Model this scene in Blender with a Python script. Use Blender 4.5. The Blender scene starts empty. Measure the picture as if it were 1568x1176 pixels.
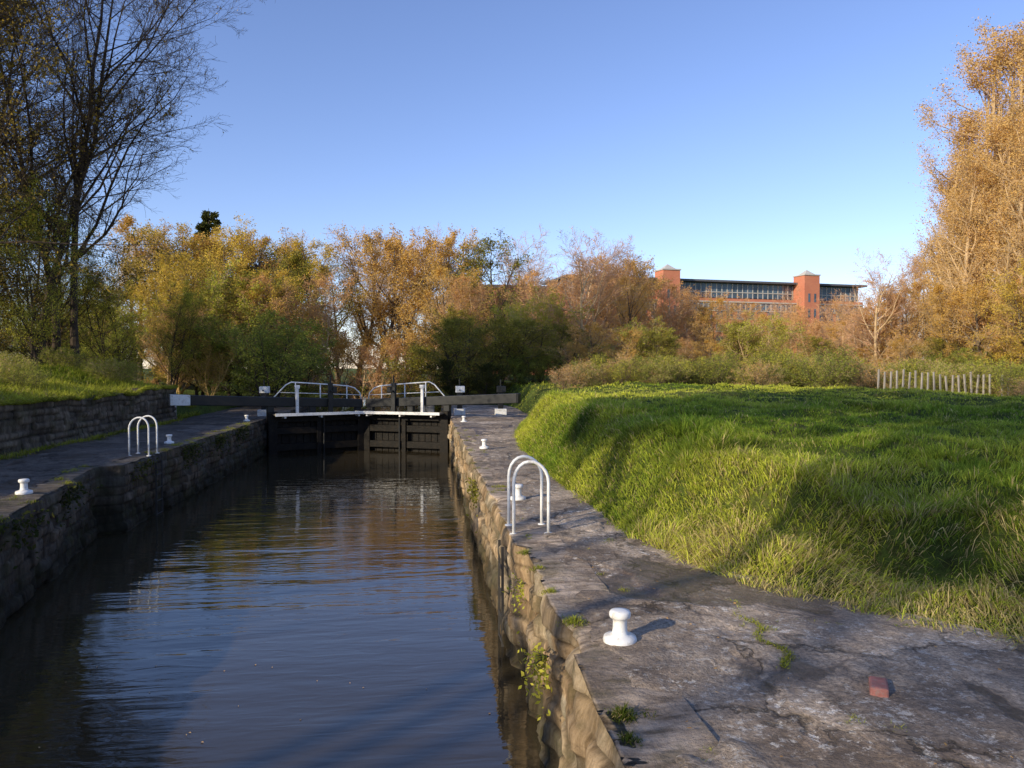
import bpy, math, numpy as np, time
T0=time.time()
scene=bpy.context.scene
R=math.radians
# ------------------------------------------------------------------ noise
def h2(ix,iy,s):
    v=np.sin(ix*127.1+iy*311.7+s*74.7)*43758.5453
    return v-np.floor(v)
def vnoise(x,y,s=0):
    x=np.asarray(x,float);y=np.asarray(y,float)
    ix=np.floor(x);iy=np.floor(y);fx=x-ix;fy=y-iy
    fx=fx*fx*(3-2*fx);fy=fy*fy*(3-2*fy)
    a=h2(ix,iy,s);b=h2(ix+1,iy,s);c=h2(ix,iy+1,s);d=h2(ix+1,iy+1,s)
    return (a*(1-fx)+b*fx)*(1-fy)+(c*(1-fx)+d*fx)*fy
def fbm(x,y,s=0,o=4):
    t=0;a=.5
    for i in range(o):
        t=t+a*(vnoise(x,y,s+i*7.3)-.5);x=x*2.03;y=y*2.03;a*=.5
    return t*2
def sstep(a,b,x):
    t=np.clip((x-a)/(b-a),0,1);return t*t*(3-2*t)
# ------------------------------------------------------------------ mesh builder
class MB:
    def __init__(s): s.v=[];s.f=[];s.m=[];s.c=[];s.n=0
    def add(s,v,f,mat=0,col=None):
        v=np.asarray(v,float).reshape(-1,3)
        if col is None: col=np.full((len(v),3),.5)
        s.v.append(v);s.c.append(np.broadcast_to(col,(len(v),3)))
        fs=f if isinstance(f,list) else [f]
        for a in fs:
            a=np.asarray(a,int)
            if a.ndim==1:a=a[None]
            s.f.append(a+s.n);s.m.append(np.full(len(a),mat))
        s.n+=len(v)
    def box(s,c,size,rz=0,mat=0,ry=0,rx=0):
        q=np.array([[x,y,z] for x in(-.5,.5) for y in(-.5,.5) for z in(-.5,.5)])*np.array(size)
        if rx: 
            a,b=math.cos(rx),math.sin(rx);q=q@np.array([[1,0,0],[0,a,b],[0,-b,a]])
        if ry:
            a,b=math.cos(ry),math.sin(ry);q=q@np.array([[a,0,-b],[0,1,0],[b,0,a]])
        a,b=math.cos(rz),math.sin(rz);q=q@np.array([[a,b,0],[-b,a,0],[0,0,1]])
        s.add(q+np.array(c),np.array([[0,1,3,2],[4,6,7,5],[0,4,5,1],[2,3,7,6],[0,2,6,4],[1,5,7,3]]),mat)
    def tube(s,pts,r,k=8,mat=0,cap=True):
        pts=np.asarray(pts,float)
        rr=np.broadcast_to(np.asarray(r,float),(len(pts),))
        v,f=tubes(pts[None],rr[None],k)
        fl=[f]
        if cap: fl+= [np.arange(k)[::-1][None],(np.arange(k)+(len(pts)-1)*k)[None]]
        s.add(v,fl,mat)
    def lathe(s,c,prof,k=24,mat=0):
        a=np.arange(k)/k*2*np.pi
        v=np.array([[c[0]+r*np.cos(t),c[1]+r*np.sin(t),c[2]+z] for r,z in prof for t in a])
        f=[]
        for i in range(len(prof)-1):
            for j in range(k):
                j2=(j+1)%k;f.append([i*k+j,i*k+j2,(i+1)*k+j2,(i+1)*k+j])
        s.add(v,[np.array(f),(np.arange(k)+(len(prof)-1)*k)[None]],mat)
    def mesh(s,name,mats,smooth=False):
        v=np.concatenate(s.v);c=np.concatenate(s.c)
        tot=np.concatenate([np.full(len(a),a.shape[1]) for a in s.f])
        li=np.concatenate([a.ravel() for a in s.f])
        m=bpy.data.meshes.new(name)
        m.vertices.add(len(v));m.vertices.foreach_set('co',v.astype(np.float32).ravel())
        m.loops.add(len(li));m.loops.foreach_set('vertex_index',li.astype(np.int32))
        m.polygons.add(len(tot))
        st=np.concatenate([[0],np.cumsum(tot)[:-1]]).astype(np.int32)
        m.polygons.foreach_set('loop_start',st)
        m.polygons.foreach_set('material_index',np.concatenate(s.m).astype(np.int32))
        m.polygons.foreach_set('use_smooth',np.full(len(tot),smooth))
        m.update(calc_edges=True)
        at=m.color_attributes.new('Col','FLOAT_COLOR','POINT')
        at.data.foreach_set('color',np.concatenate([c,np.ones((len(c),1))],1).astype(np.float32).ravel())
        for x in mats:m.materials.append(x)
        return m
    def obj(s,name,mats,smooth=False,bevel=0,parent=None):
        o=bpy.data.objects.new(name,s.mesh(name,mats,smooth));scene.collection.objects.link(o)
        if bevel:
            b=o.modifiers.new('Bevel','BEVEL');b.width=bevel;b.segments=2;b.limit_method='ANGLE'
        if parent:o.parent=parent
        return o
def empty(name):
    o=bpy.data.objects.new(name,None);scene.collection.objects.link(o);return o
def nrm(v): return v/np.maximum(np.linalg.norm(v,axis=-1,keepdims=True),1e-9)
def tubes(pts,rad,k):
    N,S,_=pts.shape
    t=np.zeros_like(pts);t[:,1:-1]=pts[:,2:]-pts[:,:-2];t[:,0]=pts[:,1]-pts[:,0];t[:,-1]=pts[:,-1]-pts[:,-2]
    t=nrm(t)
    mean=nrm(pts[:,-1]-pts[:,0])
    ref=np.where(np.abs(mean[:,2:3])>.8,np.array([[1.,0,0]]),np.array([[0,0,1.]]))[:,None,:]
    if S>3 and N==1: ref=np.array([[[0.13,.99,.05]]]) if abs(mean[0,1])<.8 else np.array([[[0,0,1.]]])
    u=nrm(np.cross(t,np.broadcast_to(ref,t.shape)));w=np.cross(t,u)
    a=np.arange(k)/k*2*np.pi
    v=pts[:,:,None,:]+rad[:,:,None,None]*(np.cos(a)[None,None,:,None]*u[:,:,None,:]+np.sin(a)[None,None,:,None]*w[:,:,None,:])
    idx=np.arange(N*S*k).reshape(N,S,k)
    A=idx[:,:-1];B=idx[:,1:]
    f=np.stack([A,np.roll(A,-1,2),np.roll(B,-1,2),B],-1).reshape(-1,4)
    return v.reshape(-1,3),f
def grid_faces(ny,nx,flip=False):
    i=np.arange(ny*nx).reshape(ny,nx)
    a=[i[:-1,:-1],i[:-1,1:],i[1:,1:],i[1:,:-1]]
    if flip:a=a[::-1]
    return np.stack(a,-1).reshape(-1,4)
# ------------------------------------------------------------------ materials
def newmat(name):
    m=bpy.data.materials.new(name);m.use_nodes=True;nt=m.node_tree
    return m,nt,nt.nodes['Principled BSDF'],nt.nodes['Material Output']
class NT:
    def __init__(s,nt): s.nt=nt
    def n(s,t,**k):
        x=s.nt.nodes.new(t)
        for a,b in k.items():setattr(x,a,b)
        return x
    def L(s,a,b): s.nt.links.new(a,b)
    def obj(s,scale=(1,1,1)):
        tc=s.n('ShaderNodeTexCoord');mp=s.n('ShaderNodeMapping');mp.inputs['Scale'].default_value=scale
        s.L(tc.outputs['Object'],mp.inputs['Vector']);return mp.outputs[0]
    def noise(s,vec,scale,detail=5,rough=.6,dist=0):
        x=s.n('ShaderNodeTexNoise');x.inputs['Scale'].default_value=scale;x.inputs['Detail'].default_value=detail
        x.inputs['Roughness'].default_value=rough;x.inputs['Distortion'].default_value=dist
        s.L(vec,x.inputs['Vector']);return x.outputs['Fac']
    def ramp(s,fac,stops,interp='LINEAR'):
        x=s.n('ShaderNodeValToRGB');e=x.color_ramp;e.interpolation=interp
        while len(e.elements)<len(stops):e.elements.new(.5)
        for el,(p,c) in zip(e.elements,stops):
            el.position=p;el.color=(c,c,c,1) if not hasattr(c,'__len__') else (*c,1)
        s.L(fac,x.inputs[0]);return x.outputs[0]
    def mix(s,f,a,b,mode='MIX'):
        x=s.n('ShaderNodeMix',data_type='RGBA',blend_type=mode)
        ins=[i for i in x.inputs if i.enabled]
        for sock,val in zip(ins,(f,a,b)):
            if hasattr(val,'is_output'):s.L(val,sock)
            elif hasattr(val,'__len__'):sock.default_value=(*val,1)
            else: sock.default_value=val
        return [o for o in x.outputs if o.enabled][0]
    def math(s,op,a,b=0.):
        x=s.n('ShaderNodeMath',operation=op)
        for i,v in enumerate((a,b)):
            if hasattr(v,'is_output'):s.L(v,x.inputs[i])
            else:x.inputs[i].default_value=v
        return x.outputs[0]
    def bump(s,h,strength,dist,bsdf):
        b=s.n('ShaderNodeBump');b.inputs['Strength'].default_value=strength;b.inputs['Distance'].default_value=dist
        s.L(h,b.inputs['Height']);s.L(b.outputs[0],bsdf.inputs['Normal'])
    def attr(s):
        a=s.n('ShaderNodeAttribute');a.attribute_name='Col';sp=s.n('ShaderNodeSeparateColor');s.L(a.outputs['Color'],sp.inputs[0]);return a.outputs['Color'],sp.outputs
def simple(name,col,rough=.6,var=.25,scale=8,bump=.2,bd=.01,metal=0,spec=.4,dirt=None):
    m,nt,b,o=newmat(name);q=NT(nt);v=q.obj()
    f=q.noise(v,scale)
    c=q.ramp(f,[(.3,tuple(x*(1-var) for x in col)),(.7,tuple(min(1,x*(1+var)) for x in col))])
    if dirt:
        f2=q.ramp(q.noise(v,scale*2.3,6,.7),[(.52,0),(.68,1)])
        c=q.mix(f2,c,dirt)
    q.L(c,b.inputs['Base Color']);b.inputs['Roughness'].default_value=rough;b.inputs['Metallic'].default_value=metal
    b.inputs['Specular IOR Level'].default_value=spec
    if bump:q.bump(q.noise(v,scale*5,4),bump,bd,b)
    return m
def leafmat(name,cols,trans=.35):
    m,nt,b,o=newmat(name);q=NT(nt);nt.nodes.remove(b)
    _,sp=q.attr();oi=q.n('ShaderNodeObjectInfo')
    f=q.math('ADD',q.math('MULTIPLY',sp[0],.5),q.math('ADD',q.math('MULTIPLY',oi.outputs['Random'],.3),q.math('MULTIPLY',sp[1],.3)))
    n=len(cols);c=q.ramp(f,[(.08+.84*i/(n-1),cols[i]) for i in range(n)])
    d=q.n('ShaderNodeBsdfDiffuse');t=q.n('ShaderNodeBsdfTranslucent');mx=q.n('ShaderNodeMixShader')
    q.L(c,d.inputs[0]);q.L(c,t.inputs[0]);mx.inputs[0].default_value=trans
    q.L(d.outputs[0],mx.inputs[1]);q.L(t.outputs[0],mx.inputs[2]);q.L(mx.outputs[0],o.inputs[0])
    return m
def colmat(name,trans=.3,gain=1):
    m,nt,b,o=newmat(name);q=NT(nt);nt.nodes.remove(b)
    c,_=q.attr()
    d=q.n('ShaderNodeBsdfDiffuse');t=q.n('ShaderNodeBsdfTranslucent');mx=q.n('ShaderNodeMixShader')
    q.L(c,d.inputs[0]);q.L(c,t.inputs[0]);mx.inputs[0].default_value=trans
    q.L(d.outputs[0],mx.inputs[1]);q.L(t.outputs[0],mx.inputs[2]);q.L(mx.outputs[0],o.inputs[0])
    return m
def ground_mat():
    m,nt,b,o=newmat('grassy_ground');q=NT(nt);v=q.obj()
    c=q.ramp(q.noise(v,.35,6),[(.3,(.06,.095,.016)),(.5,(.12,.165,.03)),(.7,(.22,.22,.05))])
    f=q.ramp(q.noise(v,6.5,6,.75),[(.45,0),(.62,.8)])
    c=q.mix(f,c,(.06,.055,.02))
    q.L(c,b.inputs['Base Color']);b.inputs['Roughness'].default_value=.9;b.inputs['Specular IOR Level'].default_value=.1
    q.bump(q.noise(v,22,7,.7),1.,.1,b);return m
def paving_mat(name,ca,cb,lich=.45,lt=.62,cz=.85,crk=.5):
    m,nt,b,o=newmat(name);q=NT(nt);v=q.obj()
    n1=q.noise(v,1.1,8,.68,.6);c=q.ramp(n1,[(.36,ca),(.58,cb)])
    n2=q.noise(v,4.5,6,.7,.3);c=q.mix(1.,c,q.ramp(n2,[(.3,(.52,.51,.50)),(.68,(1.4,1.34,1.24))]),'MULTIPLY')
    sp=q.noise(v,42,5,.75);c=q.mix(q.ramp(sp,[(.38,.7),(.6,0)]),c,tuple(x*.45 for x in ca))
    l=q.math('MULTIPLY',q.ramp(q.noise(v,13,8,.84),[(lt-.06,0),(lt-.01,1)]),q.ramp(q.noise(v,1.3,5),[(.42,0),(.55,.85)]))
    c=q.mix(l,c,(lich,lich*.93,lich*.84))
    dm=q.ramp(q.noise(q.obj((1,.8,1)),.66,5,.6,.8),[(.565,0),(.59,1)])
    c=q.mix(q.math('MULTIPLY',dm,.68),c,(.075,.05,.035))
    nz=q.n('ShaderNodeTexNoise');nz.inputs['Scale'].default_value=2.6;nz.inputs['Detail'].default_value=8;nz.inputs['Roughness'].default_value=.65;q.L(v,nz.inputs['Vector'])
    vm=q.n('ShaderNodeVectorMath',operation='MULTIPLY_ADD');q.L(nz.outputs['Color'],vm.inputs[0]);vm.inputs[1].default_value=(.8,.8,0);q.L(v,vm.inputs[2])
    vo=q.n('ShaderNodeTexVoronoi',feature='DISTANCE_TO_EDGE');vo.inputs['Scale'].default_value=cz;q.L(vm.outputs[0],vo.inputs['Vector'])
    cr=q.math('MULTIPLY',q.ramp(vo.outputs['Distance'],[(.003,1),(.014,0)]),q.ramp(q.noise(v,1.7,3),[(.40,0),(.52,1)]))
    c=q.mix(q.math('MULTIPLY',cr,crk),c,(.035,.03,.02))
    vc=q.n('ShaderNodeTexVoronoi');vc.inputs['Scale'].default_value=cz;q.L(vm.outputs[0],vc.inputs['Vector'])
    sc=q.n('ShaderNodeSeparateColor');q.L(vc.outputs['Color'],sc.inputs[0])
    c=q.mix(1.,c,q.ramp(sc.outputs[0],[(0,(.70,.69,.68)),(1,(1.22,1.2,1.16))]),'MULTIPLY')
    q.L(c,b.inputs['Base Color'])
    q.L(q.ramp(dm,[(0,.85),(1,.33)]),b.inputs['Roughness']);b.inputs['Specular IOR Level'].default_value=.25
    h=q.math('ADD',q.math('MULTIPLY',sp,.6),q.math('MULTIPLY',cr,-.9))
    h=q.math('ADD',h,q.math('MULTIPLY',n2,1.8))
    h=q.math('ADD',h,q.math('MULTIPLY',dm,-.4))
    q.bump(h,1.,.026,b);return m
def wall_mat():
    m,nt,b,o=newmat('weathered_stone');q=NT(nt);v=q.obj();col,_=q.attr()
    c=q.mix(1.,col,q.ramp(q.noise(v,3.5,7,.75),[(.25,(.45,.42,.38)),(.5,(.9,.88,.85)),(.75,(1.4,1.33,1.2))]),'MULTIPLY')
    c=q.mix(1.,c,q.ramp(q.noise(q.obj((1,3,.35)),3.,6,.7),[(.35,(.42,.38,.32)),(.6,(1.2,1.2,1.2))]),'MULTIPLY')
    mo=q.math('MULTIPLY',q.ramp(q.noise(v,2.2,6,.7),[(.5,0),(.62,1)]),.45)
    c=q.mix(mo,c,(.06,.06,.02))
    q.L(c,b.inputs['Base Color']);b.inputs['Roughness'].default_value=.85;b.inputs['Specular IOR Level'].default_value=.25
    q.bump(q.noise(v,16,8,.7),1.,.035,b);return m
def water_mat():
    m,nt,b,o=newmat('canal_water');q=NT(nt)
    v=q.obj((.5,1.9,1))
    b.inputs['Base Color'].default_value=(.045,.034,.018,1);b.inputs['Roughness'].default_value=.03;b.inputs['IOR'].default_value=1.75
    h=q.math('ADD',q.noise(v,.9,2,.5,.5),q.math('MULTIPLY',q.noise(q.obj((.6,2.4,1)),3.4,2,.5,.6),.26))
    h=q.math('ADD',h,q.math('MULTIPLY',q.noise(q.obj((.8,1.8,1)),12,2,.5),.03))
    q.bump(h,.29,.05,b);return m
M_ground=ground_mat()
M_path=paving_mat('worn_paving',(.27,.21,.165),(.62,.51,.41),.78,.60)
M_pathL=paving_mat('dark_asphalt_path',(.13,.105,.09),(.22,.185,.155),.4,.64)
M_wall=wall_mat();M_water=water_mat()
M_white=simple('white_paint',(.82,.80,.76),.45,.06,6,.15,.004,dirt=(.55,.5,.43))
M_black=simple('black_paint',(.012,.012,.012),.45,.3,5,.25,.006)
M_timber=simple('wet_gate_timber',(.009,.007,.005),.6,.5,4,.7,.02,dirt=(.028,.018,.010),spec=.2)
M_deck=simple('footboard_timber',(.20,.17,.13),.8,.3,7,.5,.01)
M_steel=simple('dark_steel',(.05,.045,.04),.7,.3,10,.1)
M_brickred=simple('red_brick',(.36,.14,.11),.85,.3,14,.5,.01,dirt=(.28,.21,.18))
M_grass=colmat('grass_blades',.35)
M_bark=simple('tree_bark',(.14,.105,.075),.9,.4,6,.6,.02,spec=.1)
M_barkpale=simple('pale_twigs',(.54,.38,.21),.9,.3,3,0,spec=.1)
M_barkred=simple('reddish_twigs',(.56,.33,.19),.9,.3,3,0,spec=.1)
M_barkdark=simple('dark_bark',(.07,.052,.038),.9,.4,6,.5,.02,spec=.1)
M_barkgold=simple('golden_twigs',(.48,.32,.12),.9,.3,3,0,spec=.1)
L_tan=leafmat('tan_leaves',[(.32,.19,.045),(.64,.39,.09),(.78,.50,.13)])
L_gold=leafmat('golden_leaves',[(.28,.23,.035),(.60,.43,.065),(.78,.54,.09)])
L_olive=leafmat('olive_leaves',[(.10,.12,.022),(.28,.26,.045),(.54,.42,.07)])
L_rust=leafmat('rust_leaves',[(.40,.21,.075),(.70,.40,.14),(.82,.50,.18)])
L_birch=leafmat('birch_leaves',[(.42,.27,.085),(.74,.46,.15),(.84,.57,.21)])
L_yel=leafmat('yellowgreen_leaves',[(.16,.20,.025),(.44,.44,.06),(.68,.58,.09)])
L_shrub=leafmat('shrub_leaves',[(.09,.13,.025),(.28,.32,.05),(.54,.50,.10)])
L_dark=leafmat('dark_green_leaves',[(.025,.035,.012),(.06,.07,.02),(.14,.13,.035)])
L_brown=leafmat('brown_gold_leaves',[(.06,.055,.018),(.22,.155,.035),(.54,.38,.06)])
# ------------------------------------------------------------------ layout functions (metres, lock axis = +Y, coping top z=0)
ZW=-1.24
def edgeL(y):
    return np.interp(y,[-10,9.3,14.35,14.5,16,60],[-4.0,-4.9,-5.87,-5.46,-5.5,-5.5])
def edgeW(y):
    return np.interp(y,[-10,3.8,5,7.4,7.55,60],[.82,.86,.91,.97,.88,.92])
EP=np.array([(9,1.0),(5.4,3.0),(3.76,4.33),(2.65,5.6),(2.12,7.5),(2.0,11.5),(2.08,17),(2.35,20),(3.0,23.6),(3.8,27),(3.9,34),(3.0,42),(1.5,55)],float)
def edgeR(y): return np.interp(y,EP[:,1],EP[:,0])
def distP(x,y,PP):
    best=np.full(np.shape(x),1e9)
    for a,b in zip(PP[:-1],PP[1:]):
        d=b-a;t=np.clip(((x-a[0])*d[0]+(y-a[1])*d[1])/(d@d),0,1)
        best=np.minimum(best,np.hypot(x-a[0]-t*d[0],y-a[1]-t*d[1]))
    return best
def distR(x,y): return distP(x,y,EP)
TRK=np.array([(4.8,31),(5.2,25),(7,19),(10,14.5),(15,11.5),(24,10)],float)
def track(x,y): return np.exp(-(distP(x,y,TRK)/.8)**2)
def H(x,y):
    x=np.asarray(x,float);y=np.asarray(y,float)
    x,y=np.broadcast_arrays(x,y)
    n1=fbm(x*.35,y*.35,3);n2=fbm(x*1.6,y*1.6,9);n3=fbm(x*.9,y*.9,19)
    z=np.full(x.shape,-.03)
    inside=x>edgeR(y);d0=np.where(inside,distR(x,y),0)
    d=np.maximum(d0+.35*n3*sstep(.2,.8,d0),0)
    far=sstep(6,9.5,y)
    prof=far*(.95*sstep(-.02,1.1,d)+.11*sstep(1,4,d))+(1-far)*(.12*sstep(.1,.9,d)+.55*sstep(.9,1.4,d)+.28*sstep(1.4,4,d))
    zr=-.03+prof+ sstep(.1,1.2,d)*(n1*.18+n2*.17)-.07*track(x,y)
    zr=zr-.55*sstep(13,24,x)*sstep(8,16,y)-.35*sstep(34,60,y)
    z=np.where(inside,zr,z)
    lb=x<-8.62
    zl=1.02+.6*sstep(8.6,12,-x)+n2*.12*sstep(8.7,9.5,-x)+n1*.15
    zl=zl*(1-sstep(26.6,29,y))+ (.25+.5*sstep(8,16,-x)+n1*.2)*sstep(26.6,29,y)
    z=np.where(lb,zl,z)
    ch=(x>edgeL(y)-.28)&(x<edgeW(y)+.28)&(y<62)
    z=np.where(ch,-3.4,z)
    z=np.where((y>36)&~ch&(x<3.5)&(x>-8.6),.15+n1*.2,z)
    r=np.hypot(x,y);z=z+(0-z)*sstep(120,260,r)*(~ch)
    return z
# ------------------------------------------------------------------ ground sheet
def axis(dl,dr,step,far,mid):
    a=list(np.arange(dl,dr,step));s=step;p=a[-1]
    while p<far: s*=1.18;p+=s;a.append(p)
    s=step;p=a[0]
    while p>-far: s*=1.18;p-=s;a.insert(0,p)
    return np.array(a)
gx=axis(-11,13,.11,1500,0);gy=axis(1,32,.14,1500,0)
X,Y=np.meshgrid(gx,gy);Z=H(X,Y)
b=MB();b.add(np.stack([X,Y,Z],-1),grid_faces(len(gy),len(gx)),0)
b.obj('ground',[M_ground],True)
# ------------------------------------------------------------------ lock walls
def lockwall(name,ef,sgn,y0,y1,res,base,top,seed,zb=-2.6):
    ys=np.arange(y0,y1,res)
    zs=np.concatenate([np.arange(zb,-.05,.03),[-.03,-.012,-.003]])
    hs=np.concatenate([[0.02,.05],np.arange(.09,.56,.05)])
    nv=len(zs);n=nv+len(hs)
    prof_z=np.concatenate([zs,np.zeros(len(hs))]);prof_h=np.concatenate([np.zeros(nv),hs])
    Yg,Zg=np.meshgrid(ys,prof_z);_,Hg=np.meshgrid(ys,prof_h)
    s=np.where(Hg>0,0,-Zg)
    ch=.17;s2=s+.02*fbm(Yg*1.3,s*2,seed);ci=np.where(s2<.20,-1,np.floor((s2-.20)/ch))
    cf=np.where(ci<0,s2/.20,((s2-.20)/ch)%1)
    bl=np.where(ci<0,.85,.30+.28*h2(ci,0*ci,seed))
    u=Yg/bl+h2(ci,ci*0+3,seed)*7+.16*fbm(Yg*2,ci,seed+2);bi=np.floor(u);bf=u-bi
    rnd=h2(bi,ci,seed+5);rnd2=h2(bi,ci,seed+9)
    ev=np.minimum(cf,1-cf)*np.where(ci<0,.20,ch);eh=np.minimum(bf,1-bf)*bl
    ev=np.where(Hg>0,1,ev)
    ed=np.minimum(ev,eh);gro=1-sstep(.0,.025,ed)
    disp=(rnd-.5)*.06*(ci>=0)+(rnd-.5)*.025-gro*.03+fbm(Yg*3,Zg*3+Hg*3,seed+1)*.06
    disp-=.12*np.clip(fbm(Yg*1.1,Zg*1.3,seed+22),0,1)
    if sgn>0: disp-=.11*sstep(7.6,6.9,Yg)*np.clip(np.sin(Yg*6.3+.9*fbm(Yg*1.,Zg*.6,4)*3),0,1)**.7
    chip=np.clip(fbm(Yg*2.5,Yg*0+1,seed+14)*1.5-.05,0,1)*.11
    arr=np.exp(-(s/.09))*np.exp(-(Hg/.09))
    Xg=ef(Yg)+sgn*Hg - sgn*disp*(Hg==0) + sgn*arr*(chip+.02)
    Zg=Zg-arr*chip*.6*(Hg>=0)+np.where(Hg>0,(rnd-.5)*.012-gro*.008+fbm(Yg*4,Hg*4,seed+3)*.018,0)
    k=(.6+.75*rnd)[...,None]
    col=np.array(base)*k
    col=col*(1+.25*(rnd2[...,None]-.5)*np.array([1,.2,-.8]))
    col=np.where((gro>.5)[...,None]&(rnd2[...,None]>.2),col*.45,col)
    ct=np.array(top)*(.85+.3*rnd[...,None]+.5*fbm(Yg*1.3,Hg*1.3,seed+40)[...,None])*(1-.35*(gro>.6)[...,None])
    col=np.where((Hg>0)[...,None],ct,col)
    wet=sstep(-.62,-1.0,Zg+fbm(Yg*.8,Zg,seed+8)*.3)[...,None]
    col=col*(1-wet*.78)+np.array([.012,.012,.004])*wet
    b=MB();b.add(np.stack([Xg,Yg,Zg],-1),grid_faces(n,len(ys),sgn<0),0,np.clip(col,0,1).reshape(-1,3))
    return b
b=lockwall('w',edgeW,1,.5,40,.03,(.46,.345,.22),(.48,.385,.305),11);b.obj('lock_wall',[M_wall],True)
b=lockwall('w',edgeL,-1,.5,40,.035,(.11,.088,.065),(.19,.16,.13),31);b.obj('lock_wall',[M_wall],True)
def ladder(name,ex,yy,s):
    b=MB();x=ex-s*.035
    for dy in(-.17,.17):b.box((x,yy+dy,-1.3),(.03,.015,2.3))
    for z in np.arange(-2.3,-.2,.27):b.tube([(x,yy-.17,z),(x,yy+.17,z)],.010,6)
    return b.obj(name,[M_steel])
ladder('lock_ladder',float(edgeW(8.25)),8.25,1);ladder('lock_ladder',-5.5,16.3,-1)
ys=np.arange(0,27,.045);zs=np.concatenate([np.arange(-.1,1.1,.04)]);hs=np.arange(.04,.5,.06)
pz=np.concatenate([zs,np.full(len(hs),zs[-1])]);ph=np.concatenate([zs*0,hs])
Yg,Zg=np.meshgrid(ys,pz);_,Hg=np.meshgrid(ys,ph)
ci=np.floor((Zg+.02*fbm(Yg,Zg*2,5))/.15);cf=((Zg+.02*fbm(Yg,Zg*2,5))/.15)%1
bl=.22+.25*h2(ci,ci*0,4);u=Yg/bl+h2(ci,ci*0+1,4)*9+.2*fbm(Yg*2,ci,6);bi=np.floor(u);bf=u-bi
rnd=h2(bi,ci,8);ed=np.minimum(np.minimum(cf,1-cf)*.15,np.minimum(bf,1-bf)*bl);gro=1-sstep(0,.022,ed)
disp=(rnd-.5)*.07-gro*.05+fbm(Yg*.8,Zg*2,7)*.08
Xg=-8.45-Hg+disp*(Hg==0);Zt=Zg+fbm(Yg*.7,Yg*0,12)*.15*sstep(.3,1.1,Zg)
col=np.array([.14,.115,.088])*(.5+.9*rnd)[...,None];col=np.where((gro>.5)[...,None],col*.4,col)
b=MB();b.add(np.stack([Xg,Yg,Zt],-1),grid_faces(len(pz),len(ys),True),0,col.reshape(-1,3));
b.box((-8.72,26.98,.45),(.5,.12,1.15),mat=0)
b.obj('stone_retaining_wall',[M_wall],True)
# ------------------------------------------------------------------ paved paths
def sheet(name,xs_fn,y0,y1,dy,nx,mat,z0):
    ys=np.arange(y0,y1,dy);t=np.linspace(0,1,nx)
    a,c=xs_fn(ys);Xs=a[:,None]+(c-a)[:,None]*t[None];Ys=np.repeat(ys[:,None],nx,1)
    Zs=z0+fbm(Xs*1.1,Ys*1.1,50)*.03+fbm(Xs*7,Ys*7,51)*.012
    patch=sstep(-.03,.03,fbm(Xs*.8,Ys*.8,54,5));Zs=Zs-(1-patch)*.018
    Zs=Zs-.02*(1-sstep(0,.12,Xs-a[:,None]))*(Xs>0)
    b=MB();b.add(np.stack([Xs,Ys,Zs],-1),grid_faces(len(ys),nx),0);return b.obj(name,[mat],True)
sheet('stone_towpath',lambda y:(edgeW(y)+.22+.16*fbm(y*.8,y*0+.5,66)+.1*fbm(y*4,y*0+.5,67),np.minimum(edgeR(y)+.35,9)),1.2,36,.03,140,M_path,.018)
sheet('asphalt_path',lambda y:(edgeL(y)*0-8.5,edgeL(y)-.40),1.2,36,.08,50,M_pathL,.004)
# ------------------------------------------------------------------ water
def wsheet(name,x0,x1,y0,y1,z):
    b=MB();b.add([(x0,y0,z),(x1,y0,z),(x1,y1,z),(x0,y1,z)],np.array([[0,1,2,3]]));return b.obj(name,[M_water])
wsheet('canal_water',-6.3,1.15,-30,27.9,ZW)
wsheet('canal_water',-6.3,1.15,28.9,62,-.45)
rng=np.random.default_rng(5)
b=MB()
for i in range(80):
    x=rng.uniform(-3.5,.6);y=rng.uniform(2.6,8);s=rng.uniform(.007,.018)
    if i==0:x,y,s=-.28,6.6*.55,.035
    if i>50:x,y=rng.uniform(-.3,.6),rng.uniform(3.0,4.4)
    a=rng.uniform(0,6.28)
    q=np.array([[-1,0],[0,-.6],[1,0],[0,.6]])*s;c,sn=math.cos(a),math.sin(a);q=q@np.array([[c,sn],[-sn,c]])
    zz=ZW+.004+np.array([0,.004,0,.004]);b.add(np.column_stack([q[:,0]+x,q[:,1]+y,zz]),np.array([[0,1,2,3]]))
b.obj('floating_leaves',[simple('fallen_leaf',(.55,.34,.15),.6,.3,9,0)])
b=MB();b.tube([(.16,5.0,ZW),(.25,5.08,ZW+.012),(.33,5.1,ZW+.006)],.005,5);b.tube([(.25,5.08,ZW+.012),(.255,5.13,ZW+.03)],.004,5);b.obj('floating_twig',[M_barkdark])
# ------------------------------------------------------------------ bollards
def bollard(x,y):
    b=MB();z=0.005
    b.lathe((x,y,z),[(.108,0),(.111,.02),(.105,.04),(.072,.05),(.052,.06),(.047,.09),(.046,.14),(.05,.158),(.066,.165),(.070,.175),(.070,.195),(.063,.207),(.03,.212),(.001,.213)],28)
    o=b.obj('mooring_bollard',[M_white],True)
for p in((1.27,4.76),(1.27,10.1),(1.33,16.6),(1.3,24.6),(-5.66,11.4),(-6.0,18.6),(-5.9,26.0)):bollard(*p)
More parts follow.
